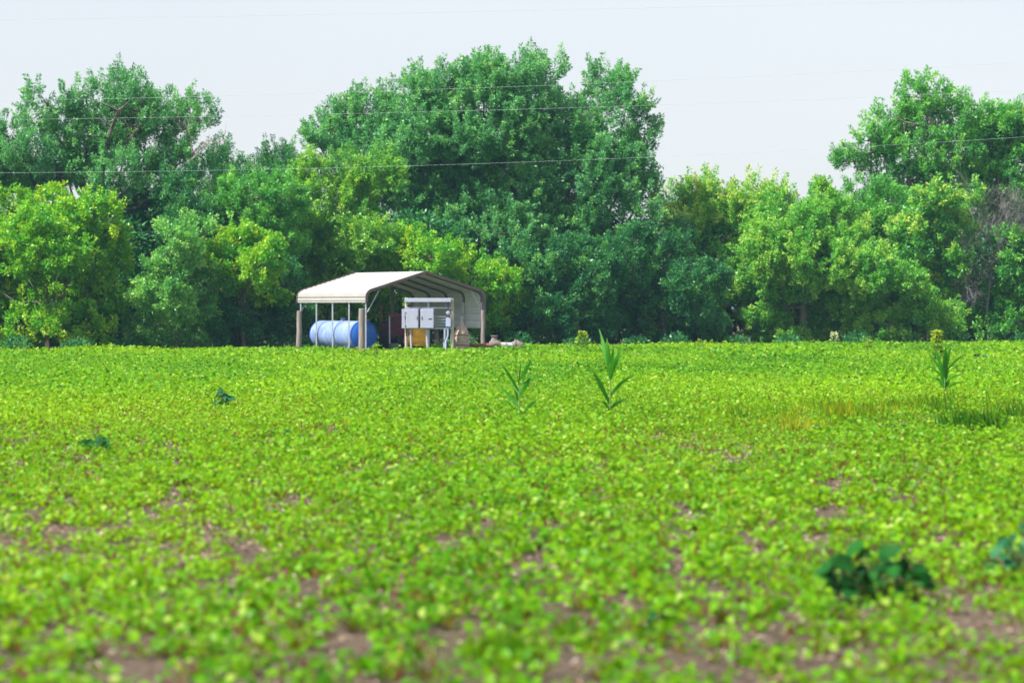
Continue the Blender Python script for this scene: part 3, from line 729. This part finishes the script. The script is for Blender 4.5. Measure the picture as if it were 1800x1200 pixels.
for k in range(11): cbox(mb, 2.08 + .074 * k, 1.6, 1.1, .02, .03, .84)
local(mb.build('grille', ENGR, rd))
o = mb = MB(); cbox(mb, 2.45, 1.72, 1.61, .96, .24, .07); local(mb.build('radiator_top', ENGR, rd, bevel=.015))
mb = MB(); mb.lathe([(0, .2), (.06, .2), (.06, .17), (.1, .17)], CP(2.45, 1.55, .55), -VV, 24); local(mb.build('flywheel', ENGB, eg, smooth=True))
for u in (2.05, 2.95):
    mb = MB(); mb.lathe([(-.09, .16), (-.09, .26), (-.06, .30), (.06, .30), (.09, .26), (.09, .16)], CP(u, 1.95, .3), U, 24); wh = local(mb.build('wheel', ENGB, eg, smooth=True))
    mb = MB(); mb.lathe([(-.07, .05), (-.07, .15), (.07, .15), (.07, .05)], CP(u, 1.95, .3), U, 20); local(mb.build('rim', ENGG, wh, smooth=True))
mb = MB(); mb.lathe([(-.22, .13), (-.2, .15), (.2, .15), (.22, .13)], CP(2.95, 2.4, 1.3), VV, 20); local(mb.build('air_cleaner', ENGM, eg, smooth=True))
mb = MB(); mb.tube([CP(2.2, 2.6, 1.2), CP(2.1, 2.6, 1.45), CP(2.1, 2.6, 2.1)], .045, 10); local(mb.build('exhaust_pipe', RUST, eg, smooth=True))
mb = MB(); mb.tube([CP(1.95, 1.5, .15), CP(1.93, 1.5, 1.55)], .03, 8); local(mb.build('guard_post', GALV, eg, smooth=True))
eb('battery_box', 2.05, 1.35, .22, .35, .25, .3, ENGG, .02)
mb = MB(); mb.tube([CP(2.8, 2.3, .9), CP(2.95, 2.0, 1.05), CP(2.75, 1.8, 1.35)], .035, 8); local(mb.build('hose', ENGB, eg, smooth=True))

# yellow gear pump / fuel tank
YEL = solid('yellow_paint', (.85, .42, .02), rough=.5, var=.2, scale=4, dirt=(.28, .14, .03), dirt_amt=.6)
yt = empty('fuel_tank', CP(3.12, 1.3, 0)); tag(yt, 'orange yellow steel fuel tank behind the electrical rack', 'tank')
mb = MB(); cbox(mb, 3.22, 1.3, .66, .74, .6, .84); local(mb.build('body', YEL, yt, bevel=.05))
mb = MB(); mb.lathe([(-.3, .02), (-.29, .16), (-.24, .23), (-.2, .24), (.2, .24), (.24, .2)], CP(2.82, 1.2, .48), U, 24); local(mb.build('drum', YEL, yt, smooth=True))
mb = MB(); mb.lathe([(-.312, .0), (-.312, .13), (-.29, .16)], CP(2.82, 1.2, .48), U, 20); local(mb.build('drum_end', PALEWOOD, yt, smooth=True))
for u in (2.95, 3.5):
    mb = MB(); cbox(mb, u, 1.3, .12, .08, .56, .26); local(mb.build('leg', ENGM, yt))
mb = MB(); mb.lathe([(0, .07), (.08, .07), (.09, .03)], CP(3.2, 1.3, 1.08), (0, 0, 1), 16); local(mb.build('cap', ENGM, yt, smooth=True))
mb = MB(); cbox(mb, 3.55, .985, .66, .05, .02, .8); local(mb.build('corner_strip', RUST, yt))

# ================================================================ ELECTRICAL RACK
CAB = solid('grey_cabinet_paint', (.37, .40, .54), rough=.45, var=.05, scale=3, dirt=(.5, .48, .5), dirt_amt=.3)
CAB2 = solid('blue_grey_box', (.36, .45, .66), rough=.5, var=.08)
TANM = solid('tan_pole', (.42, .36, .31), rough=.8, var=.2, scale=8, stretch=(1, 1, .2))
DR = 118.0
def rx(px): return (px - 900) / F * DR
def rz_(py): return H - (py - Y0) / F * DR
er = empty('electrical_rack', (rx(750), DR, 0)); tag(er, 'grey electrical rack with cabinets on posts in front of the carport', 'electrical rack')
def rb(name, x0, x1, y0, y1, dy, th, mat, parent=None, bev=.008):
    mb = MB(); mb.box(((rx(x0) + rx(x1)) / 2, DR + dy, (rz_(y0) + rz_(y1)) / 2), (abs(rx(x1) - rx(x0)), th, abs(rz_(y0) - rz_(y1))))
    return local(mb.build(name, mat, parent or er, bevel=bev))
def rt(name, pts, r, mat, parent=None):
    mb = MB(); mb.tube([(rx(px), DR + dy, max(rz_(py), -.05)) for px, py, dy in pts], r, 8); return local(mb.build(name, mat, parent or er, smooth=True))
rt('post', [(714, 624, .06), (714, 523, .06)], .06, TANM); rt('post', [(795, 624, .06), (795, 524, .06)], .07, TANM)
rt('post', [(752.5, 624, .12), (752.5, 524, .12)], .05, GALV)
rb('hood', 711.5, 793, 524, 531, .0, .34, CAB, bev=.015)
for y in (540, 576):
    rb('cross_rail', 712, 795, y, y + 2.2, -.02, .05, GALV, bev=.004)
def cabinet(x0, x1, y0, y1, hinge):
    c = rb('cabinet', x0, x1, y0, y1, -.17, .24, CAB, bev=.012)
    d_ = rb('door', x0 + .8, x1 - .8, y0 + .8, y1 - .8, -.303, .024, CAB, c, .006)
    hx = x1 - 2.4 if hinge == 'l' else x0 + 2.4
    rb('handle', hx - .5, hx + .5, y0 + 13, y0 + 18, -.325, .03, ENGB, c, .003)
    for k in (5, 28): rb('hinge', (x0 if hinge == 'l' else x1) - .6, (x0 if hinge == 'l' else x1) + .6, y0 + k, y0 + k + 3, -.31, .03, ENGM, c, .002)
    return c
cabinet(713.5, 736, 543, 577, 'l'); cabinet(739.5, 763, 543, 577, 'r')
rb('side_panel', 706.5, 712, 543, 577, -.1, .1, CAB)
c = rb('meter_box', 784, 792.5, 558, 574, -.1, .16, CAB2, bev=.01)
rb('nameplate', 753.5, 760, 559.6, 561.2, -.32, .006, ENGB, bev=0)
mb = MB(); mb.lathe([(0, .085), (.1, .085), (.13, .06), (.135, .01)], (rx(788), DR - .18, rz_(550)), (0, -1, 0), 20); local(mb.build('meter', GALV, c, smooth=True))
rt('conduit', [(722, 577, -.1), (722.5, 600, -.1), (724, 624, -.1)], .04, CAB); rt('conduit', [(750, 577, -.1), (751, 600, -.1), (753, 624, -.1)], .055, GALV)
rt('conduit', [(788, 574, -.08), (787.5, 590, -.08), (784, 600, -.08), (783.5, 624, -.08)], .03, CAB2); rt('conduit', [(782, 577, -.02), (781, 624, -.02)], .05, GALV)
rt('conduit', [(738, 577, -.1), (738, 540, -.1), (740, 532, -.05)], .02, ENGM)
rt('conduit', [(788, 558, -.1), (788, 531, -.05)], .022, ENGM)
rt('cable', [(711, 556, -.12), (712.5, 556, -.3), (714.5, 578, -.2), (714, 590, 0)], .016, ENGB)
for k in range(4): rb('strut', 763.5, 784, 556 + 5 * k, 557 + 5 * k, .06, .03, GALV, bev=.002)

# ================================================================ WRAPPED WELL HEAD AND PIPE
BUR = solid('tan_burlap', (.40, .325, .265), rough=.95, var=.3, scale=12, spec=.1, bump=.8, dirt=(.28, .20, .16), dirt_amt=.6, dscale=4)
wx = (811 - 900) / F * 118.5
wl = empty('well_head', (wx, 118.5, 0)); tag(wl, 'cone of tan burlap wrapping on the well head beside the electrical rack', 'well head')
R = np.random.default_rng(4)
prof_w = [(-.05, .33), (.15, .33), (.35, .31), (.6, .315), (.78, .30), (.93, .265), (1.05, .21), (1.15, .14), (1.26, .08), (1.32, .05)]
n = 28; V = []; 
for a, r in prof_w:
    for k in range(n):
        th = 2 * math.pi * k / n
        rr = r * (1 + .09 * math.sin(5 * th + a * 3) + .05 * math.sin(11 * th - a * 7) + R.normal(0, .02))
        V.append((rr * math.cos(th), rr * math.sin(th), a))
Fs = [(i * n + k, i * n + (k + 1) % n, (i + 1) * n + (k + 1) % n, (i + 1) * n + k) for i in range(len(prof_w) - 1) for k in range(n)] + [tuple((len(prof_w) - 1) * n + k for k in range(n))]
mb = MB(); mb.raw(V, Fs); mb.build('wrapping', BUR, wl, smooth=True)
mb = MB(); mb.tube([(0, 0, 1.25), (.01, 0, 1.5)], .04, 10); mb.tube([(.01, 0, 1.46), (.01, 0, 1.54)], .055, 10); mb.build('vent_pipe', CAB, wl, smooth=True)
for a, r in ((.36, .335), (.78, .315)):
    mb = MB(); mb.tube([(r * math.cos(t), r * math.sin(t), a + .02 * math.sin(3 * t)) for t in np.linspace(0, 2 * math.pi, 25)], .016, 6, caps=False)
    mb.build('tie', RUST, wl, smooth=True)

WP = solid('white_pipe', (.40, .39, .42), rough=.5, var=.15, scale=6, dirt=(.35, .27, .24), dirt_amt=.6)
FLG = solid('rusty_tan_casting', (.20, .165, .15), rough=.85, var=.3, scale=10, dirt=(.25, .13, .09), dirt_amt=.6)
DP = 118.9
def pp(px, py, dy=0): return np.array(P(px, py, DP) + np.array([0, dy, 0]))
pi = empty('irrigation_pipe', pp(868, 0) * [1, 1, 0]); tag(pi, 'rusty irrigation pipe with a valve lying low right of the carport', 'pipe')
def pt(name, pts, r, mat, n=16):
    mb = MB(); mb.tube([pp(*q) for q in pts], r, n); return local(mb.build(name, mat, pi, smooth=True))
pt('red_pipe', [(820, 607), (845, 607), (864, 606.5)], .085, RUST)
pt('coupling', [(824, 607), (828, 607)], .12, RUST)
v_ = pt('valve_body', [(862, 606), (866, 604), (872, 604), (877, 606)], [.13, .19, .19, .14], FLG)
pt('bonnet', [(869, 604), (869, 598), (869, 592)], [.15, .15, .1], FLG)
mb = MB(); mb.lathe([(0, .11), (.03, .16), (.05, .16), (.06, .1)], pp(869, 592), (0, 0, 1), 20); local(mb.build('handwheel', FLG, v_, smooth=True))
pt('white_pipe', [(877, 606), (890, 606.5), (903, 606.5)], .115, WP)
for x in (879, 889, 901): pt('clamp', [(x, 606.3), (x + 1.6, 606.3)], .135, FLG)
pt('end_elbow', [(901, 606.5), (908, 605), (913, 608), (915, 614), (915, 626)], [.14, .19, .20, .18, .17], FLG)
pt('flange', [(904.5, 605.5), (906.5, 605.5)], .225, FLG)
pt('support', [(847, 609), (847, 622)], .06, FLG); pt('support', [(883, 609), (883, 622)], .06, FLG)

# ================================================================ CORN PLANTS
CORN = leaf_mat('corn_leaf', [(0, (.016, .14, .006)), (.5, (.045, .24, .008)), (.8, (.12, .32, .025)), (1, (.36, .42, .06))], trans=.4, rough=.45, spec=.18, tgain=1.2)
STALK = solid('corn_stalk', (.14, .24, .05), rough=.6, var=.2)
def corn(px, py, ytop, label, leaves, seed, stalk_frac=.62, tassel=False):
    g = G(px, py); D = g[1]; hgt = H - (ytop - Y0) / F * D
    R = np.random.default_rng(seed)
    o = empty('corn_plant', g); tag(o, label, 'corn plant', 'stray corn plants in the field')
    mb = MB(); mb.tube([(0, 0, -.02), (.01, 0, hgt * .3), (.0, .01, hgt * stalk_frac)], [.016, .013, .007], 8); mb.build('stalk', STALK, o, smooth=True)
    V = []; Q = []; T = []
    for (h0, x1, z1, bend, wd, t) in leaves:
        # leaf from stalk height h0 to offset x1, height z1 (fractions of plant height), bend raises or drops the middle
        a = np.array([0, 0, h0 * hgt]); b_ = np.array([x1 * hgt, R.normal(0, .12) * hgt, z1 * hgt])
        mid = (a + b_) / 2 + np.array([0, 0, bend * hgt])
        n = 9; base = len(V)
        side0 = unit(np.cross(b_ - a, np.array([R.normal(0, .2), -1., .45])))
        for k in range(n):
            s = k / (n - 1); c = (1 - s) ** 2 * a + 2 * s * (1 - s) * mid + s * s * b_
            ww = wd * .74 * (1.0 - abs(2 * (s * .88 + .1) - 1) ** 2.2) ** .7 * (1 - s ** 6 * .95)
            ww = max(ww, .004); tw = .35 * math.sin(s * 5 + seed)
            nrm = unit(np.cross(side0, b_ - a))
            sv = side0 * math.cos(tw) + nrm * math.sin(tw)
            V += [c - sv * ww, c + nrm * ww * .3, c + sv * ww]
        for k in range(n - 1):
            for j in (0, 1):
                i = base + k * 3 + j; Q.append((i, i + 1, i + 4, i + 3)); T.append(t + R.normal(0, .04) + (.25 if k > 6 else 0))
    quad_mesh('foliage', np.array(V), np.array(Q), np.clip(T, 0, 1), CORN, o, smooth=True)
    return o
corn(1072, 738, 578, 'tallest upright corn plant near the centre, with a yellow tipped top leaf',
     [(.52, -.11, 1.0, .03, .05, .5), (.5, -.03, .9, .0, .062, .3), (.46, .03, .82, -.02, .05, .3), (.48, .12, .80, -.02, .055, .3), (.44, .07, .72, -.02, .05, .28),
      (.18, -.20, .56, .02, .055, .28), (.26, .31, .50, .10, .04, .5), (.12, .2, .23, .04, .035, .35), (.1, -.10, .2, .06, .03, .4)], 3, .62)
corn(912, 738, 627, 'loose spreading corn plant left of the tallest one',
     [(.62, .22, 1.0, -.02, .045, .35), (.45, -.27, .88, .04, .035, .45), (.40, -.12, .62, .02, .03, .4), (.20, -.33, .54, .06, .042, .28), (.10, -.24, .33, .03, .038, .32),
      (.36, .20, .72, -.02, .05, .28), (.50, .40, .66, .14, .03, .55), (.08, .32, .34, .02, .04, .3), (.6, .03, .9, 0, .014, .3), (.55, -.05, .84, 0, .014, .3), (.3, -.08, .5, .02, .035, .3)], 8, .8)
corn(1660, 700, 606, 'bushy corn plant near the right edge',
     [(.40, .0, 1.0, 0, .07, .28), (.45, .12, .98, .02, .06, .28), (.40, -.14, .92, .02, .06, .28), (.42, -.30, .86, .06, .04, .35), (.35, -.40, .62, .14, .03, .5), (.45, .5, .84, .14, .032, .6), (.30, .40, .46, .10, .03, .45),
      (.22, -.34, .40, .12, .03, .45), (.15, .34, .3, .1, .03, .4), (.2, -.16, .40, .06, .05, .3), (.25, .06, .7, 0, .07, .25), (.25, -.08, .72, 0, .06, .28), (.1, .12, .4, .02, .05, .3)], 15, .5)

# ================================================================ WEEDS
WEED = leaf_mat('weed_leaf', [(0, (.006, .065, .010)), (.5, (.014, .13, .014)), (.8, (.06, .23, .03)), (1, (.22, .36, .08))], trans=.3, rough=.55, spec=.14, tgain=1.0)
BLUEW = leaf_mat('bluish_weed_leaf', [(0, (.012, .09, .04)), (.5, (.03, .16, .065)), (1, (.12, .29, .13))], trans=.3, rough=.5, spec=.12)
YW = leaf_mat('yellow_weed_leaf', [(0, (.05, .2, .012)), (.5, (.16, .34, .015)), (1, (.42, .50, .03))], trans=.4, rough=.5)
WSTEM = solid('weed_stem', (.12, .18, .05), rough=.7, var=.2)
def broadweed(name, px, py, ytop, wpx, label, n, leaf, mat, seed, tint=.3, upr=.35):
    g = G(px, py); D = g[1]; hgt = H - (ytop - Y0) / F * D; wd = wpx / F * D / 2
    R = np.random.default_rng(seed); o = empty(name, g); tag(o, label, 'weed', 'weeds in the crop')
    L = Leaves(); st = MB()
    a = R.random(n) * 6.28; rr = np.sqrt(R.random(n)) * wd
    pos = np.stack([np.cos(a) * rr, np.sin(a) * rr * .8, hgt * (.25 + .7 * R.random(n)) * (1 - .4 * (rr / wd) ** 2)], 1)
    dv = np.stack([np.cos(a), np.sin(a), R.normal(0, .5, n) - .15], 1) + R.normal(0, .25, (n, 3))
    nn = np.stack([R.normal(0, .4, n), R.normal(-.55, .35, n), np.full(n, .6) + upr * R.random(n)], 1)
    ln = leaf * (.6 + .7 * R.random(n))
    L.add(pos - unit(dv) * ln[:, None] * .4, dv, nn, ln, ln * .85, np.clip(tint + R.normal(0, .16, n), 0, 1), 'broad')
    for k in range(n): st.tube([(0, 0, -.01), pos[k] * [.5, .5, .7], pos[k]], [.008, .006, .003], 4, caps=False)
    L.build('foliage', mat, o); st.build('stems', WSTEM, o)
    return o
broadweed('broadleaf_weed', 1540, 1062, 945, 190, 'large dark green broad leaved weed in the right foreground', 50, .15, WEED, 1, .3)
broadweed('broadleaf_weed', 1790, 1020, 918, 110, 'bluish green weed at the right edge of the foreground', 26, .10, BLUEW, 2, .45)
broadweed('broadleaf_weed', 1160, 1120, 1070, 40, 'tiny dark weed at the bottom, left of the large broad leaved weed', 9, .07, WEED, 3, .25)
broadweed('broadleaf_weed', 167, 798, 762, 42, 'dark green cupped weed at far left in the crop', 20, .17, WEED, 4, .3)
broadweed('broadleaf_weed', 390, 722, 682, 36, 'small blue green weed left of the carport, out in the crop', 26, .14, BLUEW, 5, .3)
broadweed('broadleaf_weed', 507, 778, 752, 16, 'narrow dark weed in the crop below the left end of the carport', 6, .1, WEED, 6, .3)
broadweed('broadleaf_weed', 1722, 638, 615, 30, 'low dark weed beyond the bushy corn plant', 12, .22, BLUEW, 7, .2)
broadweed('broadleaf_weed', 690, 664, 645, 24, 'low dark weed in the crop in front of the engine', 8, .16, BLUEW, 17, .3)
def tuft(name, px, py, label, n, h, sp, mat, tint, seed):
    global rng
    g = G(px, py); o = empty(name, g); tag(o, label, 'grass tuft', 'grass tufts in the crop')
    L = Leaves(); blades(L, 0, 0, sp, sp, n, h, tint, lean=.35, wid=.02); L.build('blades', mat, o)
tuft('grass_tuft', 1705, 762, 'dark grass tuft below the bushy corn plant at right', 260, .40, .2, GRASS, .0, 1)
tuft('grass_tuft', 1795, 742, 'dark grass tuft cut by the right edge', 140, .36, .3, GRASS, .12, 2)
tuft('grass_tuft', 880, 1160, 'blurred soft green grass tuft at the bottom centre', 260, .17, .09, GRASS, .3, 3)
tuft('grass_tuft', 545, 1010, 'fresh green grass tuft left of centre in the foreground', 160, .15, .07, GRASS, .2, 4)
def spike(px, py, ytop, wpx, label, mat, seed, n=130, top=.9):
    g = G(px, py); D = g[1]; hgt = H - (ytop - Y0) / F * D; wd = wpx / F * D / 2
    R = np.random.default_rng(seed); o = empty('spike_weed', g); tag(o, label, 'weed', 'upright weeds in the crop')
    L = Leaves(); t = R.random(n) ** .8; a = R.random(n) * 6.28; rr = wd * (1.05 - t) ** .8 * (.3 + .7 * R.random(n))
    pos = np.stack([np.cos(a) * rr, np.sin(a) * rr, t * hgt], 1)
    dv = np.stack([np.cos(a), np.sin(a), .3 + R.normal(0, .4, n)], 1)
    nn = np.stack([R.normal(0, .4, n), R.normal(-.4, .3, n), np.full(n, .7)], 1)
    ln = .17 * hgt * (.5 + .7 * R.random(n)) + .03
    L.add(pos, dv, nn, ln, ln * .45, np.clip(.1 + .75 * t * top + R.normal(0, .12, n), 0, 1), 'fold'); L.build('foliage', mat, o)
    mb = MB(); mb.tube([(0, 0, -.02), (0, 0, hgt * .95)], [.015, .006], 6); mb.build('stem', WSTEM, o)
spike(1023, 622, 583, 30, 'conical yellow green weed between the pipe and the tallest corn plant', YW, 1, 220)
spike(1527, 624, 597, 14, 'small yellow flowered weed on the far field edge left of the bushy corn', YW, 2)
spike(1647, 640, 580, 16, 'tall yellow topped weed behind the bushy corn plant', YW, 3, 150, 1.1)
spike(1230, 618, 597, 20, 'short yellowish weed on the far field edge right of the tallest corn', YW, 4, 90)
spike(1467, 612, 584, 26, 'pale whitish weed against the dark foot of the trees', LM('pale_weed', (.15, .28, .14), (.3, .42, .26), (.5, .6, .42), (.65, .72, .55)), 5, 90)
spike(658, 634, 606, 16, 'yellow weed growing in front of the blue tank end', YW, 6, 90)

# ================================================================ OVERHEAD WIRES
WIRE = solid('aluminium_wire', (.42, .55, .53), rough=.5, var=.03, metal=.0)
def wire(y0, y1, y2, D, label, r=.0042):
    c = ((y0 + y2) / 2 - y1) / 900 ** 2; b_ = (y2 - y0) / 1800
    o = empty('power_line', P(900, y1, D)); tag(o, label, 'power line', 'overhead power lines crossing the view'); off = np.array(o.location)
    mb = MB(); mb.tube([P(px, y1 + b_ * (px - 900) + c * (px - 900) ** 2, D) - off for px in np.linspace(-1600, 3400, 61)], r, 6)
    mb.build('wire', WIRE, o, smooth=True)
wire(36, 20, 0, 108, 'highest overhead wire crossing the open sky along the top of the photo', .004)
wire(178, 153, 110, 108, 'second overhead wire from the top, crossing the crowns of the tall trees')
wire(211, 193, 160, 110, 'third overhead wire from the top, just below the second one')
wire(304, 286, 241, 112, 'lowest overhead wire, crossing the middle of the giant tree', .0042)

# ================================================================ BLUE HAZE, ADDED TO LIFT THE DARK TONES
m, nt, out = new_mat('added_haze_air')
pv = nt.nodes.new('ShaderNodeVolumePrincipled'); pv.inputs['Color'].default_value = (.38, .70, .95, 1)
pv.inputs['Density'].default_value = 0.00021; pv.inputs['Anisotropy'].default_value = 0.0
nt.links.new(pv.outputs[0], out.inputs['Volume'])
mb = MB(); mb.box((0, 1800, 11), (6100, 4600, 24)); tag(mb.build('haze', m), label='thin blue haze added to lift the dark tones over the whole field and tree line', cat='haze', kind='stuff')
